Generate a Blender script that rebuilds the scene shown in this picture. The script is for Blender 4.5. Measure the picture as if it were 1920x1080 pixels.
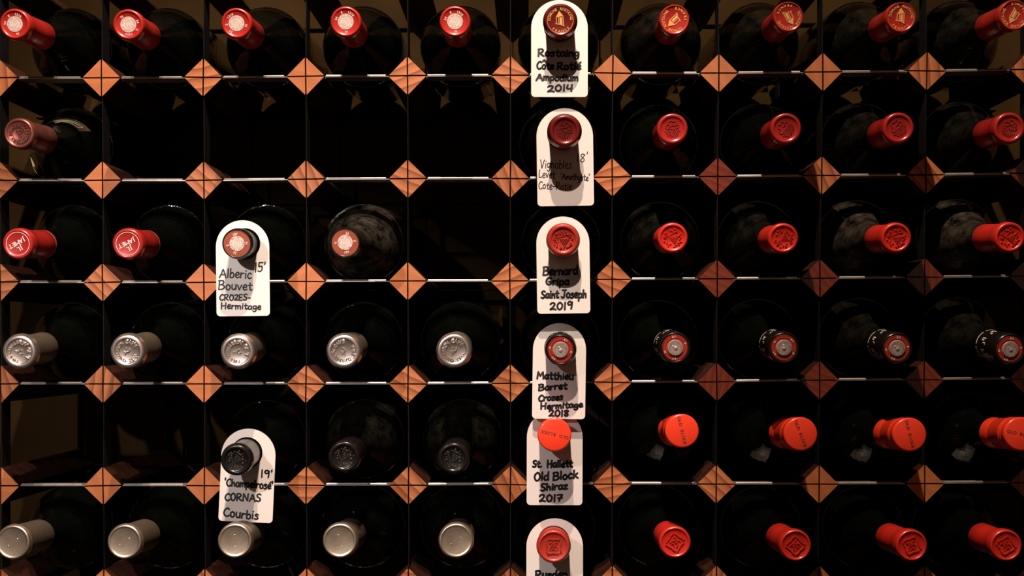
import bpy, bmesh, math, random
from mathutils import Vector, Matrix
from mathutils.geometry import tessellate_polygon
random.seed(7)
S = bpy.context.scene
for o in list(bpy.data.objects): bpy.data.objects.remove(o)
C = S.collection
# ------------------------------------------------------------------ camera
D = 1.18; F = 2262.0                       # distance to the rack front, focal length in px of a 1920 frame
PHI = math.atan(28 / F); VY = 642    # the photograph is a crop: its horizon lies on row 642
cam = bpy.data.cameras.new('camera'); camo = bpy.data.objects.new('camera', cam); C.objects.link(camo)
camo.location = (0, -D, 0); camo.rotation_euler = (math.pi / 2, 0, PHI); cam.shift_y = (VY - 540) / 1920
cam.sensor_width = 36; cam.lens = F / 1920 * 36; cam.clip_start = .01
S.camera = camo
# ------------------------------------------------------------------ world, lamps, exposure
w = bpy.data.worlds.new('world'); S.world = w; w.use_nodes = True
w.node_tree.nodes['Background'].inputs[0].default_value = (1, .74, .52, 1)
w.node_tree.nodes['Background'].inputs[1].default_value = .006
def spot(name, loc, aim, watts, col, angle, blend, size=.012):
    l = bpy.data.lights.new(name, 'SPOT'); l.energy = watts; l.color = col
    l.spot_size = math.radians(angle); l.spot_blend = blend; l.shadow_soft_size = size
    o = bpy.data.objects.new(name, l); C.objects.link(o); o.location = loc
    o.rotation_euler = (Vector(aim) - Vector(loc)).to_track_quat('-Z', 'Y').to_euler()
    return o
spot('ceiling_spotlight', (-.037, -.78, 1.50), (.08, 0, .05), 136, (1, .76, .58), 72, .6)
spot('ceiling_spotlight', (-.09, -1.28, 1.70), (-.23, 0, .12), 155, (1, .82, .70), 28, .4)
spot('side_spotlight', (-.56, -1.12, .41), (-.32, 0, -.22), 27, (1, .87, .82), 42, .6)
for lx in (-1.7, -.55, .55, 1.7):                  # unseen lamps, added to light the bounce wall for fill and cap sheen
    spot('added_fill_spot', (lx, -2.3, 1.5), (lx, -3.3, .15), 26, (1, .80, .62), 95, .9, .05)
vs = S.view_settings; vs.view_transform = 'Standard'; vs.look = 'None'; vs.exposure = 0; vs.gamma = 1; vs.use_curve_mapping = False
S.display_settings.display_device = 'sRGB'
# ------------------------------------------------------------------ helpers
RC = Matrix.Rotation(PHI, 3, 'Z') @ Matrix.Rotation(math.pi / 2, 3, 'X')
def ray(px, py): return RC @ Vector(((px - 960) / F, (VY - py) / F, -1))
def at(px, py, Y):
    d = ray(px, py); t = (Y + D) / d.y
    return Vector((0, -D, 0)) + d * t
def on_plane(px, py, P, n):
    d = ray(px, py); O = Vector((0, -D, 0))
    return O + d * ((P - O).dot(n) / d.dot(n))
def tag(o, label=None, cat=None, group=None, kind=None):
    if label: o['label'] = label
    if cat: o['category'] = cat
    if group: o['group'] = group
    if kind: o['kind'] = kind
    return o
class MB:
    def __init__(s): s.v = []; s.f = []
    def add(s, vs, fs):
        b = len(s.v); s.v += [tuple(p) for p in vs]; s.f += [tuple(b + i for i in f) for f in fs]
    def prism(s, poly, z0, z1, bev=0):           # 2D polygon (ccw) raised from z0 to z1
        n = len(poly)
        if bev:
            cx = sum(p[0] for p in poly) / n; cy = sum(p[1] for p in poly) / n
            r = max(math.hypot(p[0] - cx, p[1] - cy) for p in poly); k = 1 - bev / r
            top = [(cx + (p[0] - cx) * k, cy + (p[1] - cy) * k, z1) for p in poly]
        else: top = [(p[0], p[1], z1) for p in poly]
        s.add([(p[0], p[1], z0) for p in poly] + top,
              [tuple(range(n - 1, -1, -1)), tuple(range(n, 2 * n))] + [(i, (i + 1) % n, n + (i + 1) % n, n + i) for i in range(n)])
    def bar(s, a, b, wd, z0, z1):
        dx, dy = b[0] - a[0], b[1] - a[1]; L = math.hypot(dx, dy) or 1e-9; nx, ny = -dy / L * wd / 2, dx / L * wd / 2
        s.prism([(a[0] - nx, a[1] - ny), (b[0] - nx, b[1] - ny), (b[0] + nx, b[1] + ny), (a[0] + nx, a[1] + ny)], z0, z1, wd * .18)
    def path(s, pts, wd, z0, z1, closed=False):
        q = list(pts) + ([pts[0]] if closed else [])
        for a, b in zip(q, q[1:]): s.bar(a, b, wd, z0, z1)
    def disc(s, cx, cy, r, z0, z1, n=40, bev=0): s.prism([(cx + r * math.cos(2 * math.pi * i / n), cy + r * math.sin(2 * math.pi * i / n)) for i in range(n)], z0, z1, bev)
    def ring(s, r0, r1, z0, z1, n=56):
        v = []; f = []
        for i in range(n):
            a = 2 * math.pi * i / n; c, d = math.cos(a), math.sin(a)
            v += [(r0 * c, r0 * d, z0), (r1 * c, r1 * d, z0), (r0 * c, r0 * d, z1), (r1 * c, r1 * d, z1)]
        for i in range(n):
            a = 4 * i; b = 4 * ((i + 1) % n)
            f += [(a + 2, a + 3, b + 3, b + 2), (a + 1, b + 1, b + 3, a + 3), (a, a + 2, b + 2, b)]
        s.add(v, f)
    def dot(s, cx, cy, r, z, h=None):
        h = h or r * .8; n = 8
        v = [(cx + r * math.cos(math.pi * i / 4), cy + r * math.sin(math.pi * i / 4), z) for i in range(n)]
        v += [(cx + r * .6 * math.cos(math.pi * i / 4), cy + r * .6 * math.sin(math.pi * i / 4), z + h * .8) for i in range(n)] + [(cx, cy, z + h)]
        s.add(v, [(i, (i + 1) % n, n + (i + 1) % n, n + i) for i in range(n)] + [(n + i, n + (i + 1) % n, 2 * n) for i in range(n)])
    def box(s, x0, x1, y0, y1, z0, z1): s.prism([(x0, y0), (x1, y0), (x1, y1), (x0, y1)], z0, z1)
    def lathe(s, prof, n=48):                     # prof: (r, z)
        v = []; f = []; rows = []
        for r, z in prof:
            if r < 1e-7: rows.append([len(v)]); v.append((0, 0, z))
            else:
                rows.append(list(range(len(v), len(v) + n)))
                v += [(r * math.cos(2 * math.pi * i / n), r * math.sin(2 * math.pi * i / n), z) for i in range(n)]
        for a, b in zip(rows, rows[1:]):
            for i in range(n):
                j = (i + 1) % n
                if len(a) == 1: f.append((a[0], b[i], b[j]))
                elif len(b) == 1: f.append((a[i], b[0], a[j]))
                else: f.append((a[i], b[i], b[j], a[j]))
        s.add(v, f)
    def mesh(s, name, mat, smooth=None):
        m = bpy.data.meshes.new(name); m.from_pydata(s.v, [], s.f); m.materials.append(mat)
        bm = bmesh.new(); bm.from_mesh(m); bmesh.ops.recalc_face_normals(bm, faces=bm.faces); bm.to_mesh(m); bm.free()
        if smooth is not None:
            m.polygons.foreach_set('use_smooth', [True] * len(m.polygons)); m.set_sharp_from_angle(angle=math.radians(smooth))
        return m
def obj(name, mesh, parent=None):
    o = bpy.data.objects.new(name, mesh); C.objects.link(o)
    if parent: o.parent = parent
    return o
# ------------------------------------------------------------------ materials
def mat(name, col, rough=.5, metal=0, spec=.5, coat=0, bump=0, bscale=400, var=0, vscale=60, aniso=None):
    m = bpy.data.materials.new(name); m.use_nodes = True; N = m.node_tree.nodes; L = m.node_tree.links
    p = N['Principled BSDF']; p.inputs['Roughness'].default_value = rough; p.inputs['Metallic'].default_value = metal
    p.inputs['Specular IOR Level'].default_value = spec; p.inputs['Coat Weight'].default_value = coat; p.inputs['Coat Roughness'].default_value = .08
    tc = N.new('ShaderNodeTexCoord')
    nz = N.new('ShaderNodeTexNoise'); nz.inputs['Scale'].default_value = vscale; nz.inputs['Detail'].default_value = 4; L.new(tc.outputs['Object'], nz.inputs['Vector'])
    cr = N.new('ShaderNodeValToRGB'); e = cr.color_ramp.elements
    e[0].position = .3; e[1].position = .7
    e[0].color = (*[c * (1 - var) for c in col], 1); e[1].color = (*[min(1, c * (1 + var)) for c in col], 1)
    L.new(nz.outputs['Fac'], cr.inputs['Fac']); L.new(cr.outputs['Color'], p.inputs['Base Color'])
    if bump:
        n2 = N.new('ShaderNodeTexNoise'); n2.inputs['Scale'].default_value = bscale; n2.inputs['Detail'].default_value = 3; L.new(tc.outputs['Object'], n2.inputs['Vector'])
        b = N.new('ShaderNodeBump'); b.inputs['Strength'].default_value = bump; b.inputs['Distance'].default_value = .001
        L.new(n2.outputs['Fac'], b.inputs['Height']); L.new(b.outputs['Normal'], p.inputs['Normal'])
    return m
def wood(name, light, dark, stripe, line=.5, rough=.55, coat=0, bump=.25):
    m = bpy.data.materials.new(name); m.use_nodes = True; N = m.node_tree.nodes; L = m.node_tree.links
    p = N['Principled BSDF']; p.inputs['Roughness'].default_value = rough; p.inputs['Coat Weight'].default_value = coat; p.inputs['Coat Roughness'].default_value = .15
    tc = N.new('ShaderNodeTexCoord'); oi = N.new('ShaderNodeObjectInfo')
    mp = N.new('ShaderNodeMapping'); L.new(tc.outputs['Object'], mp.inputs['Vector'])
    ml = N.new('ShaderNodeMath'); ml.operation = 'MULTIPLY_ADD'; ml.inputs[1].default_value = 2.2; ml.inputs[2].default_value = -.2; L.new(oi.outputs['Random'], ml.inputs[0])
    cb = N.new('ShaderNodeCombineXYZ'); L.new(ml.outputs[0], cb.inputs['Y']); L.new(cb.outputs[0], mp.inputs['Rotation'])
    m2 = N.new('ShaderNodeMath'); m2.operation = 'MULTIPLY'; m2.inputs[1].default_value = 7.7; L.new(oi.outputs['Random'], m2.inputs[0])
    c2 = N.new('ShaderNodeCombineXYZ'); L.new(m2.outputs[0], c2.inputs['X']); L.new(m2.outputs[0], c2.inputs['Z']); L.new(c2.outputs[0], mp.inputs['Location'])
    wv = N.new('ShaderNodeTexWave'); wv.wave_type = 'BANDS'; wv.bands_direction = 'X'; wv.wave_profile = 'SAW'
    wv.inputs['Scale'].default_value = stripe; wv.inputs['Distortion'].default_value = 1.6; wv.inputs['Detail'].default_value = 2; wv.inputs['Detail Scale'].default_value = 1.2
    L.new(mp.outputs[0], wv.inputs['Vector'])
    cr = N.new('ShaderNodeValToRGB'); e = cr.color_ramp.elements
    e[0].position = .0; e[0].color = (*light, 1); e[1].position = .55; e[1].color = (*[a * .6 + b * .4 for a, b in zip(light, dark)], 1)
    x = e.new(.86); x.color = (*[a * (1 - line) + b * line for a, b in zip(light, dark)], 1); x = e.new(.97); x.color = (*light, 1)
    L.new(wv.outputs['Fac'], cr.inputs['Fac'])
    nz = N.new('ShaderNodeTexNoise'); nz.inputs['Scale'].default_value = 900; nz.inputs['Detail'].default_value = 5; L.new(tc.outputs['Object'], nz.inputs['Vector'])
    c3 = N.new('ShaderNodeValToRGB'); c3.color_ramp.elements[0].position = .3; c3.color_ramp.elements[0].color = (.72, .70, .68, 1); c3.color_ramp.elements[1].position = .6
    L.new(nz.outputs['Fac'], c3.inputs['Fac'])
    mx = N.new('ShaderNodeMix'); mx.data_type = 'RGBA'; mx.blend_type = 'MULTIPLY'; mx.inputs[0].default_value = 1
    L.new(cr.outputs['Color'], mx.inputs[6]); L.new(c3.outputs['Color'], mx.inputs[7])
    # tone from block to block
    hs = N.new('ShaderNodeHueSaturation'); m4 = N.new('ShaderNodeMath'); m4.operation = 'MULTIPLY_ADD'; m4.inputs[1].default_value = .35; m4.inputs[2].default_value = .8
    L.new(oi.outputs['Random'], m4.inputs[0]); L.new(m4.outputs[0], hs.inputs['Value']); L.new(mx.outputs[2], hs.inputs['Color']); L.new(hs.outputs[0], p.inputs['Base Color'])
    b = N.new('ShaderNodeBump'); b.inputs['Strength'].default_value = bump; b.inputs['Distance'].default_value = .0006
    L.new(mx.outputs[2], b.inputs['Height']); L.new(b.outputs['Normal'], p.inputs['Normal'])
    return m
def glass(name, dust):
    m = bpy.data.materials.new(name); m.use_nodes = True; N = m.node_tree.nodes; L = m.node_tree.links
    p = N['Principled BSDF']; p.inputs['Coat Weight'].default_value = 0; p.inputs['Specular IOR Level'].default_value = .32
    tc = N.new('ShaderNodeTexCoord'); nz = N.new('ShaderNodeTexNoise'); nz.inputs['Scale'].default_value = 95; nz.inputs['Detail'].default_value = 7; nz.inputs['Roughness'].default_value = .7
    L.new(tc.outputs['Object'], nz.inputs['Vector'])
    cr = N.new('ShaderNodeValToRGB'); e = cr.color_ramp.elements; e[0].position = .36; e[1].position = .72
    e[0].color = (.0010, .0014, .0010, 1); e[1].color = (.001 + .16 * dust, .0014 + .13 * dust, .001 + .10 * dust, 1)
    L.new(nz.outputs['Fac'], cr.inputs['Fac']); L.new(cr.outputs[0], p.inputs['Base Color'])
    r = N.new('ShaderNodeMapRange'); r.inputs[1].default_value = .3; r.inputs[2].default_value = .7; r.inputs[3].default_value = .08; r.inputs[4].default_value = .08 + .6 * dust
    L.new(nz.outputs['Fac'], r.inputs[0]); L.new(r.outputs[0], p.inputs['Roughness'])
    b = N.new('ShaderNodeBump'); b.inputs['Strength'].default_value = .3 if dust < .05 else .15; b.inputs['Distance'].default_value = .002
    n2 = N.new('ShaderNodeTexNoise'); n2.inputs['Scale'].default_value = 130; L.new(tc.outputs['Object'], n2.inputs['Vector'])
    L.new(n2.outputs['Fac'], b.inputs['Height']); L.new(b.outputs['Normal'], p.inputs['Normal'])
    return m
M = {
 'wood': wood('blonde_wood', (.56, .190, .067), (.18, .036, .011), 32, .85),
 'wood_plain': wood('plain_wood', (.53, .172, .058), (.36, .10, .031), 22, .3),
 'wood_red': wood('stained_shaded_wood', (.20, .035, .016), (.08, .012, .008), 42, .6, .3, .5, .6),
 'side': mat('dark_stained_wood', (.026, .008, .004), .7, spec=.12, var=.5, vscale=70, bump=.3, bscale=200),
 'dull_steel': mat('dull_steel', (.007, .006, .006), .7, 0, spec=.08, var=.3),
 'steel': mat('galvanised_steel', (.40, .37, .36), .42, .8, var=.12, vscale=90),
 'plaster': mat('warm_plaster', (.55, .47, .38), .9, spec=.1, var=.1, vscale=3),
 'wall': mat('brown_wall', (.032, .018, .006), .9, spec=.05, var=.35, vscale=9, bump=.3, bscale=90),
 'glass': glass('dark_glass', .008), 'dusty': glass('dusty_glass', .36), 'halfdusty': glass('slightly_dusty_glass', .07),
 'red': mat('red_capsule', (.47, .022, .017), .33, .15, coat=.4, var=.08),
 'crimson': mat('crimson_capsule', (.38, .018, .015), .30, .1, coat=.5, var=.08),
 'scarlet': mat('scarlet_capsule', (.62, .024, .014), .38, .1, coat=.2, var=.06),
 'maroon': mat('maroon_capsule', (.16, .010, .009), .30, .3, coat=.3, var=.1),
 'darkred': mat('dark_red_capsule', (.075, .010, .009), .34, .3, coat=.3, var=.1),
 'brick': mat('brick_red_capsule', (.42, .030, .018), .42, .1, coat=.15, var=.08),
 'copper': mat('copper_pink_capsule', (.27, .085, .066), .33, .7, var=.12),
 'silver': mat('silver_capsule', (.86, .76, .70), .30, .95, var=.06, bump=.06, bscale=180),
 'pewter': mat('brushed_pewter_cap', (.70, .58, .45), .34, .95, var=.14, vscale=110, bump=.05, bscale=500),
 'shaded_cap_side': mat('shaded_cap_side', (.10, .078, .055), .5, .4, var=.1),  # capsule skirts: the dark they reflect is put into the colour
 'black': mat('black_capsule', (.010, .008, .007), .26, .2, var=.2),
 'black_relief': mat('glint_black_relief', (.10, .085, .075), .3, .6, var=.2),  # paler than the capsule: glints on the relief put into its colour
 'orange': mat('orange_cap', (.86, .050, .018), .30, 0, coat=.35, var=.02),
 'ink': mat('ink', (.012, .009, .014), .55), 'inkb': mat('black_print', (.03, .012, .012), .6),
 'white': mat('white_print', (.80, .70, .66), .55), 'gold': mat('gold_foil', (.95, .50, .17), .35, .3, var=.1),
 'seal': mat('pale_seal', (.72, .60, .55), .5, 0, var=.04), 'sealink': mat('seal_print', (.40, .22, .18), .6),
 'labelink': mat('label_print', (.16, .15, .09), .8), 'greyseal': mat('grey_seal', (.46, .36, .33), .38, .4, var=.15), 'reddisc': mat('red_disc', (.42, .035, .022), .32, .1, coat=.5),
 'copperdisc': mat('copper_disc', (.38, .085, .045), .32, .3, coat=.5, var=.1),
 'tag': mat('white_plastic_tag', (.72, .665, .64), .42, 0, var=.015), 'paper': mat('cream_paper', (.72, .62, .38), .8, var=.05),
}
# ------------------------------------------------------------------ the setting
m = MB(); m.v = [(-1.2, .262, -1.2), (1.2, .262, -1.2), (1.2, .262, 1.2), (-1.2, .262, 1.2), (-1.2, .3, -1.2), (1.2, .3, -1.2), (1.2, .3, 1.2), (-1.2, .3, 1.2)]
m.f = [(0, 1, 2, 3), (4, 5, 6, 7), (0, 1, 5, 4), (1, 2, 6, 5), (2, 3, 7, 6), (3, 0, 4, 7)]
wl = obj('wall_back', m.mesh('wall_back', M['wall'])); wl['kind'] = 'structure'
# ------------------------------------------------------------------ the rack
NX = [[-2, 190, 381, 573, 764, 957, 1149, 1348, 1543, 1738, 1931], [-2, 190, 381, 573, 764, 957, 1149, 1348, 1543, 1738, 1931], [-2, 192, 382, 574, 764.5, 957, 1148, 1346, 1541, 1736, 1930],
      [0, 192, 382, 574, 764.5, 956, 1148, 1345, 1537.5, 1734, 1929], [1, 193, 382.5, 573.5, 765, 957, 1148, 1344, 1537, 1733, 1929], [1, 193, 383, 574, 766, 957, 1148, 1343, 1536, 1734, 1930],
      [1, 194, 384, 575, 766, 957, 1148, 1343, 1536, 1734, 1930]]
NY = [[-46, -46, -47, -49, -50, -52, -56, -57, -60, -62, -65], [146, 146, 145, 143, 142, 141, 137, 137, 135, 133, 130], [338, 338, 338, 336, 335, 335, 332, 331, 329, 328, 325],
      [529, 529.5, 529.5, 528, 527, 527, 524, 523, 522, 520, 518], [720, 720, 720, 720, 720, 719, 717, 716, 713, 712, 710], [911, 911, 911, 910, 910, 909, 908, 908, 908, 907, 905],
      [1102, 1102, 1102, 1101, 1101, 1100, 1097, 1097, 1097, 1096, 1095]]
node = [[at(NX[r][c], NY[r][c], 0) for c in range(11)] for r in range(7)]
m = MB(); m.v = [(-3, -3.4, -1.3), (3, -3.4, -1.3), (3, -3.4, 2.0), (-3, -3.4, 2.0), (-3, -3.3, -1.3), (3, -3.3, -1.3), (3, -3.3, 2.0), (-3, -3.3, 2.0)]
m.f = [(0, 1, 2, 3), (4, 5, 6, 7), (0, 1, 5, 4), (1, 2, 6, 5), (2, 3, 7, 6), (3, 0, 4, 7)]
w2 = obj('added_bounce_wall', m.mesh('added_bounce_wall', M['plaster'])); w2['kind'] = 'structure'  # unseen wall behind the camera, added to bounce fill and sheen onto caps
rack = bpy.data.objects.new('wine_rack', None); C.objects.link(rack); rack.location = (0, 0, node[6][5].z - .02)
tag(rack, 'wooden post and galvanised steel strip wine rack holding the rows of bottles', 'wine rack')
RO = Vector(rack.location)
def rchild(o, loc=None):
    o.parent = rack
    o.location = (loc if loc is not None else Vector((0, 0, 0))) - RO
H = .0190; SL = .00062; TIP = .0010; BACK = .204
def post_mesh(material):
    m = MB()
    def pr(poly, y0, y1, bev):                     # extrude along +y, chamfered front edge
        n = len(poly); cx = sum(p[0] for p in poly) / n; cz = sum(p[1] for p in poly) / n
        k = 1 - bev / .012
        v = [(cx + (p[0] - cx) * k, y0, cz + (p[1] - cz) * k) for p in poly] + [(p[0], y0 + bev, p[1]) for p in poly] + [(p[0], y1, p[1]) for p in poly]
        m.add(v, [tuple(range(n)), tuple(range(3 * n - 1, 2 * n - 1, -1))] + [(k2 * n + i, k2 * n + n + i, k2 * n + n + (i + 1) % n, k2 * n + (i + 1) % n) for k2 in (0, 1) for i in range(n)])
    for sx in (1, -1):
        for sz in (1, -1):
            q = [(SL, SL), (H - TIP, SL), (H - TIP, TIP), (TIP, H - TIP), (SL, H - TIP)]
            pr([(sx * a, sz * b) for a, b in q], 0, .031, .00025)
    t = TIP
    pr([(H - t, -t), (H - t, t), (t, H - t), (-t, H - t), (-(H - t), t), (-(H - t), -t), (-t, -(H - t)), (t, -(H - t))], .031, BACK, .00001)
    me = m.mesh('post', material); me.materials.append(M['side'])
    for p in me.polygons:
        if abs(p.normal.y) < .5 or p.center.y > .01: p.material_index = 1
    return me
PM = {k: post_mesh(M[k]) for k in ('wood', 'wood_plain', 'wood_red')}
plain = {(1, 6), (1, 7), (1, 8), (1, 3), (1, 1), (3, 2), (5, 1), (5, 2), (5, 8), (5, 9), (4, 2), (3, 3), (3, 4), (2, 1), (6, 3), (5, 0)}
red = {(2, 7), (3, 7), (4, 7), (3, 8), (3, 9), (4, 8), (4, 9), (2, 10), (3, 10)}  # reddish stain, and shade put into the colour of dim right-hand posts
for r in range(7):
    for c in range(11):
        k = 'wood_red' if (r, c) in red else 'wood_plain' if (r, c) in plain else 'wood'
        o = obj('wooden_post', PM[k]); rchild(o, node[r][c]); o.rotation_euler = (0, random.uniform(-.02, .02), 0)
        if k == 'wood_red': o['label'] = 'darker reddish wooden post, stain and shade in its colour'
TH = .00042
def strip(pts, horiz, y0, y1, bead, material):
    m = MB(); u = Vector((0, 0, TH)) if horiz else Vector((TH, 0, 0))
    def seg(a, b, ya):
        v = [Vector((p.x, y, p.z)) + s * u for p in (a, b) for y in (ya, y1) for s in (-1, 1)]
        m.add(v, [(0, 1, 5, 4), (2, 6, 7, 3), (0, 4, 6, 2), (1, 3, 7, 5), (0, 2, 3, 1), (4, 5, 7, 6)])
    for a, b in zip(pts, pts[1:]):
        d = (b - a).normalized(); p = a + d * (H - .0004); q = b - d * (H - .0004)
        seg(a, p, y0 + .007); seg(p, q, y0); seg(q, b, y0 + .007)
        if bead:                                   # rolled front edge, cut back before the posts
            p = a + d * (H + .0006); q = b - d * (H + .0028); ring = []
            for e in (p, q):
                for i in range(8):
                    t = 2 * math.pi * i / 8; ring.append((e.x, y0 + .0012 + .0013 * math.cos(t), e.z + .0010 + .00105 * math.sin(t)))
            m.add(ring, [(i, (i + 1) % 8, 8 + (i + 1) % 8, 8 + i) for i in range(8)] + [tuple(range(7, -1, -1)), tuple(range(8, 16))])
    return m.mesh('strip', M[material])
for r in range(7):
    row = node[r]; e0 = row[0] - (row[1] - row[0]) * .5; e1 = row[-1] + (row[-1] - row[-2]) * .5
    P = [e0] + row + [e1]
    rchild(obj('horizontal_strip', strip(P, True, .0022, .022, True, 'steel')))
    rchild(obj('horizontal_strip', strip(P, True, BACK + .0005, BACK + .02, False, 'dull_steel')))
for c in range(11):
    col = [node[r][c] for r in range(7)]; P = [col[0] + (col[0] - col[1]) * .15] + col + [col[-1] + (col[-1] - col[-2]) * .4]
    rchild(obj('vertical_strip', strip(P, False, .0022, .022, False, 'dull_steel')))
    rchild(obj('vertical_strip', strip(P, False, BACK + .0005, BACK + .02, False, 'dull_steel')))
# ------------------------------------------------------------------ letters of the default font
_g = {}
def glyph(ch, thick):
    if ch not in _g:
        c = bpy.data.curves.new('g', 'FONT'); c.body = ch; c.size = 1; c.extrude = .5; c.offset = .014; c.resolution_u = 2
        o = bpy.data.objects.new('g', c); me = bpy.data.meshes.new_from_object(o)
        v = [tuple(p.co) for p in me.vertices]; f = [tuple(p.vertices) for p in me.polygons]
        xs = [p[0] for p in v] or [0, .3]
        _g[ch] = (v, f, min(xs), max(xs)); bpy.data.objects.remove(o); bpy.data.curves.remove(c); bpy.data.meshes.remove(me)
    return _g[ch]
def put_char(m, ch, x, y, ang, size, z0, z1):
    v, f, a, b = glyph(ch, 0); c, s = math.cos(ang), math.sin(ang); mx = (a + b) / 2
    q = []
    for px, py, pz in v:
        lx, ly = (px - mx) * size, (py - .35) * size
        q.append((x + lx * c - ly * s, y + lx * s + ly * c, z0 if pz < 0 else z1))
    m.add(q, f)
def ring_text(m, text, R, a0, a1, size, z0, z1, inside=False):   # degrees clockwise from the top, letters upright outward
    n = len(text)
    for i, ch in enumerate(text):
        if ch == ' ': continue
        a = math.radians(90 - (a0 + (a1 - a0) * (i / (n - 1) if n > 1 else 0)))
        put_char(m, ch, R * math.cos(a), R * math.sin(a), a - math.pi / 2 + (math.pi if inside else 0), size, z0, z1)
def line_text(m, text, x, y, size, z0, z1, adv=.68, ang=0):
    n = len(text)
    for i, ch in enumerate(text):
        if ch == ' ': continue
        d = (i - (n - 1) / 2) * size * adv
        put_char(m, ch, x + d * math.cos(ang), y + d * math.sin(ang), ang, size, z0, z1)
# ------------------------------------------------------------------ bottle kinds
L = .300; mm = .001
def P_(lst, R=None): return [(r * mm, L - t * mm) for r, t in lst]
def body(R, shape):
    if shape == 'slope': pr = [(13.0, 52), (13.2, 66), (14.2, 76), (17, 88), (22, 100), (R - 12, 114), (R - 5, 128), (R - 1.5, 141), (R, 155), (R, 292), (R - 2.5, 298), (R - 8, 300), (R - 12, 294), (0, 280)]
    elif shape == 'high': pr = [(13.0, 52), (13.4, 80), (14.5, 90), (18, 98), (26, 106), (R - 5, 114), (R - 1.2, 122), (R, 130), (R, 292), (R - 2.5, 298), (R - 8, 300), (R - 12, 294), (0, 280)]
    # insert a smoother profile
    out = []
    for i in range(len(pr) - 1):
        p0 = pr[max(0, i - 1)]; p1 = pr[i]; p2 = pr[i + 1]; p3 = pr[min(len(pr) - 1, i + 2)]
        for t in ((0, .33, .66) if i < 8 else (0,)):
            out.append(tuple(.5 * ((2 * p1[k]) + (-p0[k] + p2[k]) * t + (2 * p0[k] - 5 * p1[k] + 4 * p2[k] - p3[k]) * t * t + (-p0[k] + 3 * p1[k] - 3 * p2[k] + p3[k]) * t ** 3) for k in (0, 1)))
    out.append(pr[-1]); return P_(out)
def caps(R, rec, depth=.7, bead=.5, end=60, neck=None, flat=False):
    nk = neck or R - .7
    return P_([(0, depth), (rec - .8, depth), (rec - .2, depth * .7), (rec + .3, .15), (rec + 1.0, 0), (R - 1.4, .05), (R - .6, .5), (R - .1, 1.4), (R, 3), (R + bead, 6), (R + bead, 9), (R, 11.5), (nk, 14), (nk - .1, 25), (nk, 40), (nk + .35, end - .4), (nk + .1, end), (nk - .6, end)])
KIND = {}
def kind(name, body_shape, bodyR, glassm, cap_prof, cap_mat, cap_name='capsule', parts=()):
    b = MB(); b.lathe(body(bodyR, body_shape), 56); c = MB(); c.lathe(cap_prof, 64)
    KIND[name] = dict(R=bodyR * mm, body=b.mesh('body', M[glassm], 35), cap=c.mesh('cap', M[cap_mat], 40), cap_name=cap_name, parts=list(parts))
def fz(d): return L - d * mm       # height on the cap axis, d mm below the rim
# -- emblem builders; all coordinates in metres on the cap face, z along the axis
def seal_parts(numbers, depth, discm='seal', r=.0076, dots=False):
    z = fz(depth)
    a = MB(); a.disc(0, 0, r, z - .0002, z + .0002, 40, .0002)
    n = MB()
    for t, ang in numbers: ring_text(n, t, r + .0017, ang - 5.5 * (len(t) - 1), ang + 5.5 * (len(t) - 1), .0031, z - .0001, z + .0002)
    i = MB(); q = z + .0002
    i.ring(r * .93, r * .955, q - .0001, q + .00005); i.ring(r * .62, r * .64, q - .0001, q + .00005, 36)
    ring_text(i, 'REPUBLIQUE FRANCAISE', r * .78, -125, 95, .0018, q - .0001, q + .00006); ring_text(i, 'RECOLTANT', r * .78, 205, 125, .0015, q - .0001, q + .00006, True)
    face = [(-.4, .1), (-.34, .34), (-.12, .48), (.12, .46), (.3, .3), (.28, .12), (.36, -.02), (.26, -.08), (.26, -.22), (.1, -.26), (.06, -.42), (-.14, -.5)]
    i.path([(x * r, y * r) for x, y in face], .00022, q - .0001, q + .00006)
    i.path([(x * r, y * r) for x, y in [(-.4, .1), (-.3, -.15), (-.42, -.4), (-.1, -.3), (.0, .0), (.1, .2), (-.1, .3), (-.2, .1)]], .00022, q - .0001, q + .00006)
    i.path([(-.3 * r, -.45 * r), (.3 * r, -.45 * r)], .0002, q - .0001, q + .00006)
    out = [('seal', a.mesh('seal', M[discm], 30)), ('numerals', n.mesh('numerals', M['white'])), ('seal_print', i.mesh('seal_print', M['sealink']))]
    if dots:
        d = MB()
        for an in (70, 190, 320, 265): d.disc(r * .88 * math.cos(math.radians(an)), r * .88 * math.sin(math.radians(an)), .00042, q - .0001, q + .0001, 10)
        out.append(('pin_hole', d.mesh('pin_hole', M['ink'])))
    return out
kind('disc_red', 'slope', 41.5, 'glass', caps(14.0, 11.2, .9, .35, 62), 'red', parts=seal_parts([('1316', 22), ('E', -35), ('34', -84), ('N', 165)], .9, r=.0073))
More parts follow.
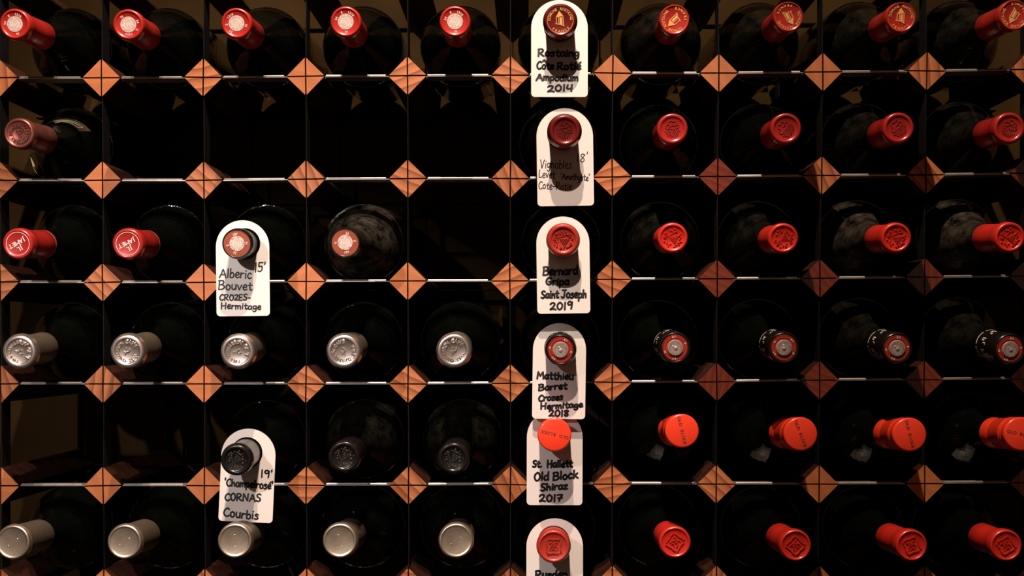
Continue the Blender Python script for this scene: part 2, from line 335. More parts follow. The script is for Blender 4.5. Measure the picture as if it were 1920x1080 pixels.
def chapel():
    z0, z1 = fz(.9) - .0001, fz(.9) + .00035; m = MB()
    m.ring(.0116, .0119, z0, z1); ring_text(m, 'DOMAINE', .0100, -82, -18, .0032, z0, z1); ring_text(m, 'ROSTAING', .0100, 8, 88, .0032, z0, z1); ring_text(m, 'FRANCE', .0100, 222, 138, .0032, z0, z1, True)
    k = .00135
    # bell-tower chapel: roof, walls, opening, ground line
    m.prism([(-2.9 * k, 2.0 * k), (-2.5 * k, 2.5 * k), (-.4 * k, 6.2 * k), (1.9 * k, 3.1 * k), (1.9 * k, 2.5 * k)], z0, z1)
    m.path([(-2.6 * k, 2.2 * k), (-2.7 * k, -2.2 * k)], .0006, z0, z1); m.path([(-1.0 * k, 2.4 * k), (-1.1 * k, -2.7 * k)], .0005, z0, z1)
    m.prism([(-.4 * k, 1.9 * k), (-.4 * k, -3.0 * k), (1.2 * k, -3.4 * k), (1.2 * k, 1.9 * k)], z0, z1)
    m.path([(1.9 * k, 2.8 * k), (2.0 * k, -3.8 * k)], .0007, z0, z1); m.path([(-3.6 * k, -2.1 * k), (0, -2.9 * k), (2.6 * k, -4.2 * k)], .0006, z0, z1)
    return [('gold_emblem', m.mesh('gold_emblem', M['gold']))]
kind('chapel', 'slope', 41.5, 'halfdusty', caps(13.6, 11.8, .9, .5, 60), 'crimson', parts=chapel())
kind('chapel_dark', 'slope', 41.5, 'halfdusty', caps(14.2, 12, .9, 1.6, 60), 'maroon', parts=chapel())
def grapes_leaf(matn):
    z0 = fz(1.0) - .0002; z1 = z0 + .0008; m = MB(); k = .001
    for r, (y, n, x0) in enumerate([(-1.2, 8, -6.6), (-2.6, 8, -5.8), (-4.0, 7, -5.2), (-5.4, 6, -4.4), (-6.7, 4, -2.4)]):
        for i in range(n): m.dot((x0 + i * 1.7) * k, (y + .25 * math.sin(i * 2.1)) * k, .00068, z0 + .0001, .0009)
    leaf = [(-5, .2), (-6.3, 2.2), (-4.8, 4.4), (-2.4, 3.8), (-3.4, 6.4), (-.6, 7.8), (1.2, 6.2), (3.4, 7.2), (4.4, 4.8), (2.8, 3.6), (6.2, 3.0), (5.6, .8), (3.0, .2), (1.2, -.3), (-1.6, .4)]
    m.path([(x * k, y * k) for x, y in leaf], .0006, z0, z1, True)
    m.path([(-3.6 * k, 1.2 * k), (-.2 * k, 3.2 * k), (1.0 * k, 5.2 * k)], .0005, z0, z1); m.path([(-.2 * k, 3.2 * k), (3.4 * k, 2.0 * k)], .0005, z0, z1)
    return [('relief', m.mesh('relief', M[matn], 30))]
kind('grape_red', 'slope', 40.5, 'halfdusty', caps(14.0, 10.6, 1.0, .4, 58), 'crimson', parts=grapes_leaf('crimson'))
kind('grape_maroon', 'slope', 40.5, 'halfdusty', caps(14.3, 10.6, 1.0, 1.6, 58), 'maroon', parts=grapes_leaf('maroon'))
def vine(matn, seed, R=9.6):
    rn = random.Random(seed); z0 = fz(1.0) - .0002; m = MB(); k = .001
    for row in range(6):                              # hanging bunch
        n = 6 - row
        for i in range(n): m.dot((-.75 * (n - 1) + i * 1.5 + 1.2) * k, (.9 - row * 1.25) * k, .00056, z0 + .0001, .0010)
    for i in range(42):                               # leaf lobes and tendrils round the bunch
        a = i / 42 * 2 * math.pi + rn.uniform(-.1, .1); r0 = rn.uniform(.60, .9) * R; x, y = r0 * math.cos(a), r0 * math.sin(a)
        if rn.random() < .5: m.dot(x * k, y * k, rn.uniform(.0006, .0010), z0 + .0001, .0010)
        else:
            b = a + rn.uniform(-1, 1); p = (x, y); q = (x + 1.6 * math.cos(b), y + 1.6 * math.sin(b)); s = (q[0] + 1.3 * math.cos(b + .9), q[1] + 1.3 * math.sin(b + .9))
            if math.hypot(*s) < R * .97: m.path([(p[0] * k, p[1] * k), (q[0] * k, q[1] * k), (s[0] * k, s[1] * k)], .0006, z0, z0 + .0009)
    m.path([(-6.5 * k, 3 * k), (-3.4 * k, 2.1 * k), (-1 * k, 3.2 * k), (2.5 * k, 4.8 * k), (5.4 * k, 4.2 * k)], .0006, z0, z0 + .0006)
    m.path([(-5.5 * k, -3.5 * k), (-4.2 * k, .2 * k), (-5.6 * k, 1.4 * k)], .0005, z0, z0 + .0005)
    return [('relief', m.mesh('relief', M[matn], 30))]
kind('vine_red', 'slope', 41, 'dusty', caps(13.7, 10.6, 1.1, .4, 58), 'scarlet', parts=vine('scarlet', 3))
kind('vine_brick', 'slope', 41, 'halfdusty', caps(14.6, 10.8, 1.1, .9, 58), 'brick', parts=vine('brick', 5))
kind('vine_black', 'slope', 41, 'halfdusty', caps(14.2, 10.4, 1.1, .7, 46), 'black', parts=vine('black_relief', 9))
def mono_ring(matn, words, mono, R=8.0, depth=.8, size=.0040, msize=.0085):
    z0 = fz(depth) - .0002; z1 = z0 + .0013; m = MB()
    for t, a0, a1 in words: ring_text(m, t, R * mm, a0, a1, size, z0, z1)
    m.ring((R + 2.5) * mm, (R + 2.8) * mm, z0, z0 + .0004)
    for ch, x, y, a in mono: put_char(m, ch, x * mm, y * mm, a, msize, z0, z1 + .0001)
    return [('relief', m.mesh('relief', M[matn], 30))]
kind('silver', 'slope', 41, 'halfdusty', caps(15.4, 11.2, .8, 1.1, 60, 14.3)[:13], 'silver', parts=mono_ring('silver', [('YVES CUILLERON', -150, 60), ('CAVE', 92, 150)], [('Y', -1.0, .7, .15), ('C', .9, -.6, -.2)], 8.6, .8, .0039, .0062))
def copper_relief():
    m = mono_ring('copper', [('MIS EN BOUTEILLE', -160, 70), ('AU DOMAINE', 88, 182)], [], 7.9, .9, .0042)
    q = MB(); z0 = fz(.9) - .0002
    q.ring(.0056, .0060, z0, z0 + .0010)
    for x, y, rr in ((-1.2, 1.4, 1.5), (1.5, 1.7, 1.5), (1.0, -1.7, 1.5)):
        pts = [((x + rr * math.cos(t / 9 * 6.28)) * mm, (y + rr * math.sin(t / 9 * 6.28)) * mm) for t in range(9)]
        q.path(pts, .0009, z0, z0 + .0014, True)
    return m + [('monogram', q.mesh('monogram', M['copper'], 30))]
kind('copper', 'slope', 41, 'glass', caps(13.9, 10.9, .9, .5, 60), 'copper', parts=copper_relief())
def jl():
    z0, z1 = fz(.5) - .0001, fz(.5) + .00025; m = MB(); m.ring(.0103, .0107, z0, z1, 64)
    line_text(m, 'JL', 0, .0048, .0058, z0, z1, .56); line_text(m, 'JAMET', 0, -.0008, .0056, z0, z1, .64)
    d = MB()
    for i in range(34):
        a0 = i / 34 * 2 * math.pi; 
        for da in (0, .05, .1):
            a = a0 + da; r = .01372
            d.add([(r * math.cos(a), r * math.sin(a), L - .0572), (r * math.cos(a + .04), r * math.sin(a + .04), L - .0572), (r * math.cos(a + .04), r * math.sin(a + .04), L - .0565), (r * math.cos(a), r * math.sin(a), L - .0565)], [(0, 1, 2, 3)])
    return [('white_lettering', m.mesh('white_lettering', M['white'])), ('printed_band', d.mesh('printed_band', M['seal']))]
kind('lettered', 'slope', 41, 'glass', caps(14.0, 11.2, .5, .6, 60), 'crimson', parts=jl())
def copper_disc_parts():
    z = fz(.5); a = MB(); a.disc(0, 0, .0126, z - .0006, z, 56, .0003)
    return [('disc', a.mesh('disc', M['copperdisc'], 30))] + seal_parts([('187', 165), ('E', 75), ('26', 8), ('N', 262)], .4, 'seal', .0070, True)
kind('copper_disc', 'slope', 41, 'dusty', caps(13.7, 12.2, .8, .6, 56), 'black', parts=copper_disc_parts())
def red_disc_parts():
    z = fz(.2); a = MB(); a.disc(0, 0, .0120, z - .0006, z, 56, .0003)
    g = MB(); g.disc(0, 0, .0074, z - .0002, z + .0012, 44, .0006); g.dot(.0003, -.0005, .0022, z + .0012, .0006); g.dot(-.0018, .0015, .0011, z + .0012, .0004)
    ring_text(g, 'RECOLTANT FRANCE', .0054, -150, 130, .0021, z + .0010, z + .0014)
    tk = MB()
    for i in range(84):
        an = 2 * math.pi * i / 84; tk.bar((.0108 * math.cos(an), .0108 * math.sin(an)), (.0117 * math.cos(an), .0117 * math.sin(an)), .0003, z - .0001, z + .0002)
    tk.ring(.0086, .0088, z - .0001, z + .0003)
    n = MB()
    for t, ang in (('87', 8), ('E', 82), ('07', 200), ('N', 262)): ring_text(n, t, .0099, ang - 6 * (len(t) - 1), ang + 6 * (len(t) - 1), .0026, z - .0001, z + .0002)
    return [('disc', a.mesh('disc', M['reddisc'], 30)), ('grey_seal', g.mesh('grey_seal', M['greyseal'], 30)), ('tick_ring', tk.mesh('tick_ring', M['darkred'])), ('numerals', n.mesh('numerals', M['white']))]
def side_print():
    d = MB(); r = .01455
    def patch(a0, a1, t0, t1, rr=r):
        n = max(1, int((a1 - a0) / 6))
        for i in range(n):
            p = math.radians(a0 + (a1 - a0) * i / n); q = math.radians(a0 + (a1 - a0) * (i + 1) / n)
            d.add([(rr * math.cos(p), rr * math.sin(p), L - t0), (rr * math.cos(q), rr * math.sin(q), L - t0), (rr * math.cos(q), rr * math.sin(q), L - t1), (rr * math.cos(p), rr * math.sin(p), L - t1)], [(0, 1, 2, 3)])
    for a in range(0, 360, 60): patch(a + 2, a + 54, .0445, .046)
    for a in range(10, 360, 45): patch(a, a + 4, .026, .034); patch(a, a + 12, .033, .034); patch(a + 8, a + 12, .028, .034); patch(a + 18, a + 21, .024, .030); patch(a + 18, a + 27, .024, .025)
    return [('side_print', d.mesh('side_print', M['white']))]
kind('red_disc', 'slope', 41, 'halfdusty', caps(14.2, 12.2, .8, .6, 48, 14.0), 'black', parts=red_disc_parts() + side_print())
def old_block():
    z = L; m = MB(); line_text(m, 'OLD BLOCK', 0, 0, .0040, z - .0001, z + .00012, .72); return [('lettering', m.mesh('lettering', M['inkb']))]
oprof = P_([(0, 0), (13.6, 0), (14.6, .3), (15.2, 1.0), (15.4, 2.2), (15.4, 8), (14.8, 8.8), (14.8, 9.6), (15.3, 10.4), (15.3, 12.4), (14.8, 13.2), (14.8, 14), (15.3, 14.8), (15.3, 17), (14.7, 18), (14.6, 40), (14.3, 41), (14.3, 42), (14.6, 43), (14.7, 59), (13.6, 60)])
kind('orange', 'high', 38, 'glass', oprof, 'orange', 'screw_cap', parts=old_block())
def pins(rot=0):
    m = MB(); z = fz(.5)
    for x in (-.0052, .0052): m.dot(x, 0, .00055, z - .0001, .0006)
    return [('stud', m.mesh('stud', M['silver'], 30))]
pprof = P_([(0, .6), (12.0, .6), (13.1, .35), (13.8, 0), (14.8, .1), (15.6, .9), (15.9, 2.4), (15.6, 3.4), (16.3, 4.4), (16.4, 6.5), (15.6, 8), (15.2, 10)])
psleeve = P_([(15.1, 9.5), (15.0, 30), (15.2, 58), (14.6, 60)])
kind('pewter', 'slope', 43.5, 'glass', pprof, 'pewter', 'screw_cap', parts=pins())
sl = MB(); sl.lathe(P_([(15.0, 11.0), (14.4, 14), (14.2, 25), (14.3, 40), (14.7, 59.4), (14.5, 60), (13.7, 60)]), 56); KIND['silver']['sleeve'] = sl.mesh('sleeve', M['shaded_cap_side'], 40)
sm = MB(); sm.lathe(psleeve, 56); KIND['pewter']['sleeve'] = sm.mesh('sleeve', M['shaded_cap_side'], 40)
def frame_relief(matn):
    z0 = fz(1.1) - .0003; z1 = z0 + .0013; m = MB(); k = .001; rn = random.Random(4)
    for s in range(4):
        a = s * math.pi / 2; c, d = math.cos(a), math.sin(a)
        def T(x, y): return ((x * c - y * d) * k, (x * d + y * c) * k)
        if s != 1: m.path([T(-5.4, -6.1), T(-2.2, -6.6), T(-.3, -5.9), T(2.4, -6.6), T(5.2, -6.2)], .0011, z0, z1)
        else: m.path([T(-4.2, -6.3), T(0, -5.9), T(4.4, -6.4)], .0009, z0, z1)
        m.path([T(-5.6, -7.4), T(-4.9, -6.8), T(-5.8, -5.8)], .0006, z0, z1)
        m.path([T(-4.4, -7.4), T(0, -7.1), T(3.8, -7.5)], .0004, z0, z0 + .0005)
    for pts in ([(-4, 3.2), (-1.4, 3.6), (0, 2.6), (2.6, 3.8), (3.6, 3.0)], [(-3.8, -3.2), (-3.2, -.6), (-1, .8), (.6, -.2), (2.4, 1.0), (3.6, -1.6), (3.4, -3.4)], [(-1.8, -3.4), (-1, -1.6), (.8, -2.4), (1.8, -3.4)], [(-2.6, 1.6), (-.4, 2.0), (2.2, 1.4)]):
        m.path([(x * k, y * k) for x, y in pts], .0009, z0, z1)
    return [('relief', m.mesh('relief', M[matn], 30))]
kind('frame_red', 'slope', 42, 'glass', caps(14.4, 11.9, 1.1, .1, 60, 12.9), 'scarlet', parts=frame_relief('scarlet'))
kind('frame_dark', 'slope', 42, 'glass', caps(14.9, 12.0, 1.1, .9, 60, 14.2), 'brick', parts=frame_relief('brick'))
# ------------------------------------------------------------------ the bottles
ORD = ['leftmost', 'second', 'third', 'fourth', 'fifth', 'sixth', 'seventh', 'eighth', 'ninth', 'tenth']
ROWN = ['', 'top row', 'second row', 'third row', 'fourth row', 'fifth row', 'bottom row']
LOOK = {'disc_red': ('bottle with bright red capsule and round white seal', 'bottles with white seals on red capsules'),
 'chapel': ('bottle with red capsule and gilt chapel emblem', 'bottles with gilt chapel emblems'), 'chapel_dark': ('bottle with dark red gilt chapel capsule in a white tag', 'bottles with gilt chapel emblems'),
 'grape_red': ('bottle with glossy red capsule embossed with leaf and grapes', 'bottles with leaf and grape capsules'), 'grape_maroon': ('bottle with maroon leaf and grape capsule, in a white tag', 'bottles with leaf and grape capsules'),
 'vine_red': ('bottle with scarlet capsule densely embossed with a vine', 'bottles with scarlet vine capsules'), 'vine_brick': ('bottle with brick red vine capsule, in a white tag', 'bottles with scarlet vine capsules'),
 'vine_black': ('bottle with black capsule embossed with grapes', 'bottles with black grape capsules'), 'silver': ('bottle with shiny silver capsule and embossed ring lettering', 'bottles with silver capsules'),
 'copper': ('bottle with coppery pink monogram capsule beside curled cream paper', None), 'lettered': ('bottle with red capsule and white lettering in a white circle', 'bottles with white lettered red capsules'),
 'copper_disc': ('bottle with black rimmed coppery disc and pale seal', 'bottles with coppery discs'), 'red_disc': ('bottle with black capsule, red disc and grey seal', 'bottles with red discs and grey seals'),
 'orange': ('bottle with bright orange lettered screw cap', 'bottles with orange screw caps'), 'pewter': ('bottle with plain pewter screw cap', 'bottles with pewter screw caps'),
 'frame_red': ('bottle with red capsule embossed with a crooked square frame', 'bottles with square frame capsules'), 'frame_dark': ('bottle with brick red square frame capsule, in a white tag', 'bottles with square frame capsules')}
B = [  # row, cell, kind, cap px, cap py, emblem roll in degrees (counter-clockwise), cap depth
 (1, 0, 'disc_red', 27, 45, 0), (1, 1, 'disc_red', 240, 46, 205), (1, 2, 'disc_red', 443, 43.5, 62), (1, 3, 'disc_red', 648, 40.5, -12), (1, 4, 'disc_red', 853, 40, -10),
 (1, 5, 'chapel_dark', 1050.5, 37.5, 4), (1, 6, 'chapel', 1265, 36.5, 132), (1, 7, 'chapel', 1478.5, 31, 208), (1, 8, 'chapel', 1690, 32, -2), (1, 9, 'chapel', 1902, 28, 150),
 (2, 0, 'copper', 35, 250, 0), (2, 5, 'grape_maroon', 1059, 245, -30), (2, 6, 'grape_red', 1261, 241.5, 6), (2, 7, 'grape_red', 1474, 241, 62), (2, 8, 'grape_red', 1685, 240, 45), (2, 9, 'grape_red', 1893, 240, -30),
 (3, 0, 'lettered', 33, 457, 208), (3, 1, 'lettered', 239, 457, 205), (3, 2, 'copper_disc', 444, 457, 175), (3, 3, 'copper_disc', 647, 455, -6),
 (3, 5, 'vine_brick', 1056, 450, 0), (3, 6, 'vine_red', 1261.5, 446, 10), (3, 7, 'vine_red', 1469, 447, 60), (3, 8, 'vine_red', 1681, 446, 0), (3, 9, 'vine_red', 1894, 445, 20),
 (4, 0, 'silver', 35.5, 660, 20), (4, 1, 'silver', 238, 659, 95), (4, 2, 'silver', 445, 660, 40), (4, 3, 'silver', 644, 659, 150), (4, 4, 'silver', 851, 658, 100),
 (4, 5, 'red_disc', 1051, 656, -20), (4, 6, 'red_disc', 1266, 652, 15), (4, 7, 'red_disc', 1470, 652, -40), (4, 8, 'red_disc', 1682, 653, 0), (4, 9, 'red_disc', 1894, 655, 0),
 (5, 2, 'vine_black', 442.5, 863, 80), (5, 3, 'vine_black', 645, 857, 90), (5, 4, 'vine_black', 850, 860, 85), (5, 5, 'orange', 1039.5, 815, 166), (5, 6, 'orange', 1279, 808, -77), (5, 7, 'orange', 1501.5, 814, -70), (5, 8, 'orange', 1706, 815, -77), (5, 9, 'orange', 1915, 814, -12),
 (6, 0, 'pewter', 23.5, 1017, 38), (6, 1, 'pewter', 233, 1016, 35), (6, 2, 'pewter', 440, 1014, 92), (6, 3, 'pewter', 637, 1014, -75), (6, 4, 'pewter', 855, 1014, 35),
 (6, 5, 'frame_dark', 1038, 1025, 0), (6, 6, 'frame_red', 1266, 1017, -35), (6, 7, 'frame_red', 1492, 1023, 45), (6, 8, 'frame_red', 1710, 1023, 20), (6, 9, 'frame_red', 1887, 1023, 30)]
DUSTY = {(3, 8), (3, 9), (3, 3), }; HALF = {(2, 9), (5, 4), (1, 6), (1, 7), (1, 8), (1, 9), (2, 8), (3, 7), (4, 8), (4, 9), (5, 3), (3, 6)}
BH = {'orange': .088, 'vine_black': .090}
PLACED = {}; cnt = {}
for r, c, kd, px, py, roll in B:
    K = KIND[kd]; h = BH.get(kd, .085)
    cap = at(px, py, -h); a, b = node[r][c], node[r][c + 1]
    ref = Vector(((a.x + b.x) / 2 + random.uniform(-.002, .002), .20, (a.z + b.z) / 2 + K['R'] + TH + .0006))
    if cap.z < ref.z: ref.y = .065                 # leans on the front strip
    ax = (cap - ref).normalized(); base = cap - ax * L
    up = Vector((0, 0, 1)); X = up.cross(ax).normalized(); Y = ax.cross(X)
    Rm = Matrix((X, Y, ax)).transposed()
    i = cnt.get(r, 0); cnt[r] = i + 1
    root = bpy.data.objects.new('wine_bottle', None); C.objects.link(root)
    root.matrix_world = Matrix.Translation(base) @ Rm.to_4x4()
    lk, gp = LOOK[kd]
    where = ('%s of the %s' % (ORD[i], ROWN[r])) if i == 0 else ('%s from left in the %s' % (ORD[i], ROWN[r]))
    tag(root, lk + ', ' + where if len((lk + where).split()) <= 15 else lk.replace('bottle with ', '').replace('embossed with ', '') + ', ' + where, 'bottle', gp)
    gb = obj('glass_body', K['body'], root)
    gm = 'dusty' if (r, c) in DUSTY else 'halfdusty' if (r, c) in HALF else 'glass'
    gb.material_slots[0].link = 'OBJECT'; gb.material_slots[0].material = M[gm]
    cp = obj(K['cap_name'], K['cap'], root)
    if 'sleeve' in K: obj('cap_skirt', K['sleeve'], cp)
    for nm, me in K['parts']:
        o = obj(nm, me, cp)
        if nm not in ('printed_band', 'side_print'): o.rotation_euler = (0, 0, math.radians(roll))
    PLACED[(r, c)] = (root, cap, ax, K)
# ------------------------------------------------------------------ curled paper collar on the second row's first bottle
root, cap, ax, K = PLACED[(2, 0)]
def curl(top, low):
    m = MB(); n = len(top); v = []
    for (x0, y0), (x1, y1) in zip(top, low):
        A = root.matrix_world.inverted() @ at(x0, y0, .004); Bq = root.matrix_world.inverted() @ at(x1, y1, .018)
        nn = Vector((0, 0, -.0003)); v += [A, Bq, A + nn, Bq + nn]
    f = []
    for i in range(n - 1):
        a = 4 * i; b = a + 4; f += [(a, b, b + 1, a + 1), (a + 2, a + 3, b + 3, b + 2), (a, a + 2, b + 2, b), (a + 1, b + 1, b + 3, a + 3)]
    m.add(v, f); return m
cu = curl([(80, 240), (90, 231), (100, 225), (113, 222.5), (127, 222), (142, 225), (156, 233), (170, 246)], [(83, 241), (92, 235.5), (102, 231), (112, 230.5), (122, 232), (132, 237), (139, 242), (146, 246)])
pl = obj('paper_label', cu.mesh('paper_label', M['paper'], 60), root); pl['label'] = 'curled cream paper with boxed print'
q = MB()
def pp(x, y, Y): return root.matrix_world.inverted() @ at(x, y, Y)
for pts in ([(100, 227.5), (114, 225), (128, 225.5), (142, 229), (156, 239)], [(103, 230), (115, 228), (126, 229), (136, 232.5), (147, 239.5), (156, 239)], [(108, 228), (118, 226.6), (130, 227.6), (142, 232), (149, 236.5)]):
    for (x0, y0), (x1, y1) in zip(pts, pts[1:]):
        A = pp(x0, y0, .0035); Bq = pp(x1, y1, .0035); wd = Vector((0, .0004, 0)); q.add([A - wd, Bq - wd, Bq + wd, A + wd], [(0, 1, 2, 3)])
obj('label_print', q.mesh('label_print', M['labelink']), pl)
e2 = curl([(57, 295), (59, 303), (62, 313), (66, 322), (72, 330)], [(59, 295), (62, 303), (66, 313), (69, 322), (72.5, 330)])
obj('paper_label', e2.mesh('paper_label', M['paper'], 60), root)
# ------------------------------------------------------------------ handwriting: stroke alphabet, baseline 0, capital height 1
G = {
'A': (.75, [[(0, 0), (.2, .5), (.37, 1), (.55, .5), (.72, 0)], [(.12, .38), (.62, .4)]]),
'B': (.65, [[(.05, 0), (.06, .5), (.08, 1)], [(.0, .98), (.4, 1), (.52, .8), (.35, .58), (.12, .52)], [(.12, .54), (.5, .48), (.6, .22), (.38, .02), (.02, 0)]]),
'C': (.6, [[(.58, .86), (.4, 1), (.15, .8), (.03, .42), (.18, .06), (.4, .0), (.6, .14)]]),
'E': (.55, [[(.5, .98), (.08, 1), (.06, .5), (.08, .0), (.52, .02)], [(.08, .52), (.42, .52)]]),
'G': (.65, [[(.58, .86), (.38, 1), (.12, .8), (.04, .4), (.2, .04), (.45, .04), (.58, .3)], [(.34, .42), (.62, .4), (.58, .1)]]),
'H': (.7, [[(.06, 1), (.08, 0)], [(.6, .98), (.58, 0)], [(.08, .5), (.6, .52)]]),
'J': (.6, [[(.1, .98), (.62, .98)], [(.4, .98), (.42, .4), (.34, .06), (.16, .0), (.04, .16)]]),
'L': (.5, [[(.1, 1), (.05, .4), (.08, .05), (.3, .02), (.5, .1)]]),
'M': (.85, [[(.04, 0), (.08, .5), (.12, 1)], [(.12, 1), (.4, .42)], [(.4, .42), (.7, 1)], [(.7, 1), (.76, .5), (.8, 0)]]),
'N': (.75, [[(.06, 0), (.1, 1)], [(.1, 1), (.6, .04)], [(.6, .04), (.66, 1)]]),
'O': (.65, [[(.34, 1), (.1, .8), (.04, .4), (.2, .02), (.45, .04), (.6, .4), (.5, .84), (.3, 1)]]),
'P': (.6, [[(.08, 0), (.08, 1)], [(.02, .96), (.4, 1), (.54, .76), (.36, .52), (.1, .48)]]),
'R': (.68, [[(.08, 0), (.08, .98)], [(.02, .95), (.4, 1), (.54, .76), (.36, .52), (.12, .46)], [(.2, .46), (.42, .2), (.64, .02)]]),
'S': (.58, [[(.54, .88), (.36, 1), (.12, .86), (.16, .6), (.44, .42), (.5, .16), (.28, 0), (.04, .1)]]),
'T': (.6, [[(.0, .96), (.62, 1)], [(.3, .96), (.3, 0)]]),
'V': (.6, [[(.02, 1), (.26, 0)], [(.26, 0), (.56, 1)]]),
'Z': (.58, [[(.04, .9), (.3, 1), (.5, .84), (.3, .4), (.04, .04), (.3, .06), (.58, .0)]]),
'a': (.5, [[(.44, .5), (.26, .62), (.06, .42), (.06, .14), (.22, .0), (.4, .2), (.44, .52)], [(.44, .56), (.42, .2), (.5, .02)]]),
'b': (.5, [[(.08, 1), (.06, .4), (.06, .02)], [(.08, .36), (.26, .58), (.44, .42), (.42, .12), (.24, .0), (.06, .06)]]),
'c': (.44, [[(.42, .5), (.26, .62), (.08, .44), (.06, .16), (.22, .0), (.44, .1)]]),
'd': (.52, [[(.42, .48), (.26, .6), (.06, .42), (.06, .14), (.22, .0), (.4, .16)], [(.44, 1), (.44, .4), (.48, .0)]]),
'e': (.46, [[(.08, .3), (.36, .34), (.4, .54), (.24, .64), (.08, .44), (.08, .14), (.24, .0), (.46, .1)]]),
'g': (.5, [[(.42, .52), (.24, .6), (.06, .42), (.1, .14), (.28, .08), (.42, .3)], [(.44, .58), (.46, .1), (.42, -.26), (.22, -.38), (.06, -.24)]]),
'h': (.5, [[(.06, 1), (.06, .0)], [(.06, .3), (.22, .56), (.38, .5), (.42, .02)]]),
'i': (.2, [[(.1, .58), (.1, .02)], [(.11, .84), (.13, .88)]]),
'k': (.5, [[(.06, 1), (.06, .0)], [(.42, .6), (.1, .3)], [(.14, .32), (.5, .0)]]),
'l': (.18, [[(.08, 1), (.08, .04)]]),
'm': (.72, [[(.04, .6), (.06, .0)], [(.06, .34), (.18, .58), (.3, .5), (.34, .04)], [(.34, .36), (.48, .58), (.62, .5), (.66, .0)]]),
'n': (.5, [[(.05, .6), (.06, .0)], [(.06, .32), (.22, .58), (.38, .5), (.44, .0)]]),
'o': (.5, [[(.26, .62), (.08, .48), (.06, .16), (.24, .0), (.42, .14), (.44, .44), (.24, .62)]]),
'p': (.5, [[(.06, .58), (.06, -.36)], [(.06, .36), (.24, .6), (.44, .46), (.42, .14), (.24, .02), (.06, .08)]]),
'r': (.4, [[(.06, .6), (.06, .0)], [(.06, .3), (.2, .54), (.4, .56)]]),
's': (.42, [[(.38, .54), (.2, .62), (.08, .48), (.3, .28), (.34, .1), (.18, .0), (.02, .06)]]),
't': (.42, [[(.2, .9), (.2, .16), (.3, .0), (.42, .06)], [(.02, .6), (.42, .62)]]),
'u': (.5, [[(.06, .6), (.06, .16), (.2, .0), (.4, .14), (.44, .6)], [(.44, .6), (.46, .0)]]),
'v': (.46, [[(.02, .6), (.22, .0)], [(.22, .0), (.44, .6)]]),
'y': (.48, [[(.04, .6), (.1, .2), (.26, .12), (.4, .26)], [(.46, .6), (.38, .0), (.26, -.34), (.06, -.36)]]),
'z': (.46, [[(.06, .54), (.4, .58), (.06, .04), (.44, .04)]]),
'0': (.58, [[(.3, 1), (.08, .74), (.06, .3), (.26, .0), (.48, .2), (.52, .68), (.28, 1)]]),
'1': (.24, [[(.12, 1), (.12, 0)]]),
'2': (.6, [[(.04, .78), (.22, 1), (.46, .86), (.36, .46), (.06, .06), (.3, .12), (.6, .02)]]),
'4': (.6, [[(.12, 1), (.06, .46), (.5, .44)], [(.48, 1), (.46, 0)]]),
'5': (.58, [[(.54, .98), (.14, 1)], [(.14, 1), (.12, .58), (.4, .58), (.5, .28), (.3, .02), (.04, .08)]]),
'7': (.55, [[(.04, .96), (.5, .98), (.34, .5), (.24, 0)], [(.12, .46), (.52, .5)]]),
'8': (.55, [[(.46, .86), (.26, 1), (.08, .82), (.26, .54), (.46, .26), (.28, .0), (.08, .2), (.26, .5), (.48, .86)]]),
'9': (.55, [[(.46, .82), (.26, 1), (.06, .78), (.2, .54), (.44, .68), (.48, .9), (.46, .4), (.42, 0)]]),
"'": (.18, [[(.1, 1.08), (.08, .82)]]), '-': (.42, [[(.04, .4), (.36, .42)]]), '.': (.3, [[(.12, .04), (.17, .07)]]), ' ': (.4, []),
'ô': (.5, [[(.26, .62), (.08, .48), (.06, .16), (.24, .0), (.42, .14), (.44, .44), (.24, .62)], [(.08, 1.08), (.24, 1.3)], [(.24, 1.3), (.38, 1.06)]]),
'é': (.46, [[(.08, .3), (.36, .34), (.4, .54), (.24, .64), (.08, .44), (.08, .14), (.24, .0), (.46, .1)], [(.3, .84), (.42, 1.0)]]),
}
def smooth(p):
    if len(p) < 3: return p
    o = []
    for i in range(len(p) - 1):
        a = p[max(0, i - 1)]; b = p[i]; c = p[i + 1]; d = p[min(len(p) - 1, i + 2)]
        for t in (0, .25, .5, .75):
            o.append(tuple(.5 * (2 * b[k] + (c[k] - a[k]) * t + (2 * a[k] - 5 * b[k] + 4 * c[k] - d[k]) * t * t + (3 * b[k] - a[k] - 3 * c[k] + d[k]) * t ** 3) for k in (0, 1)))
    return o + [p[-1]]
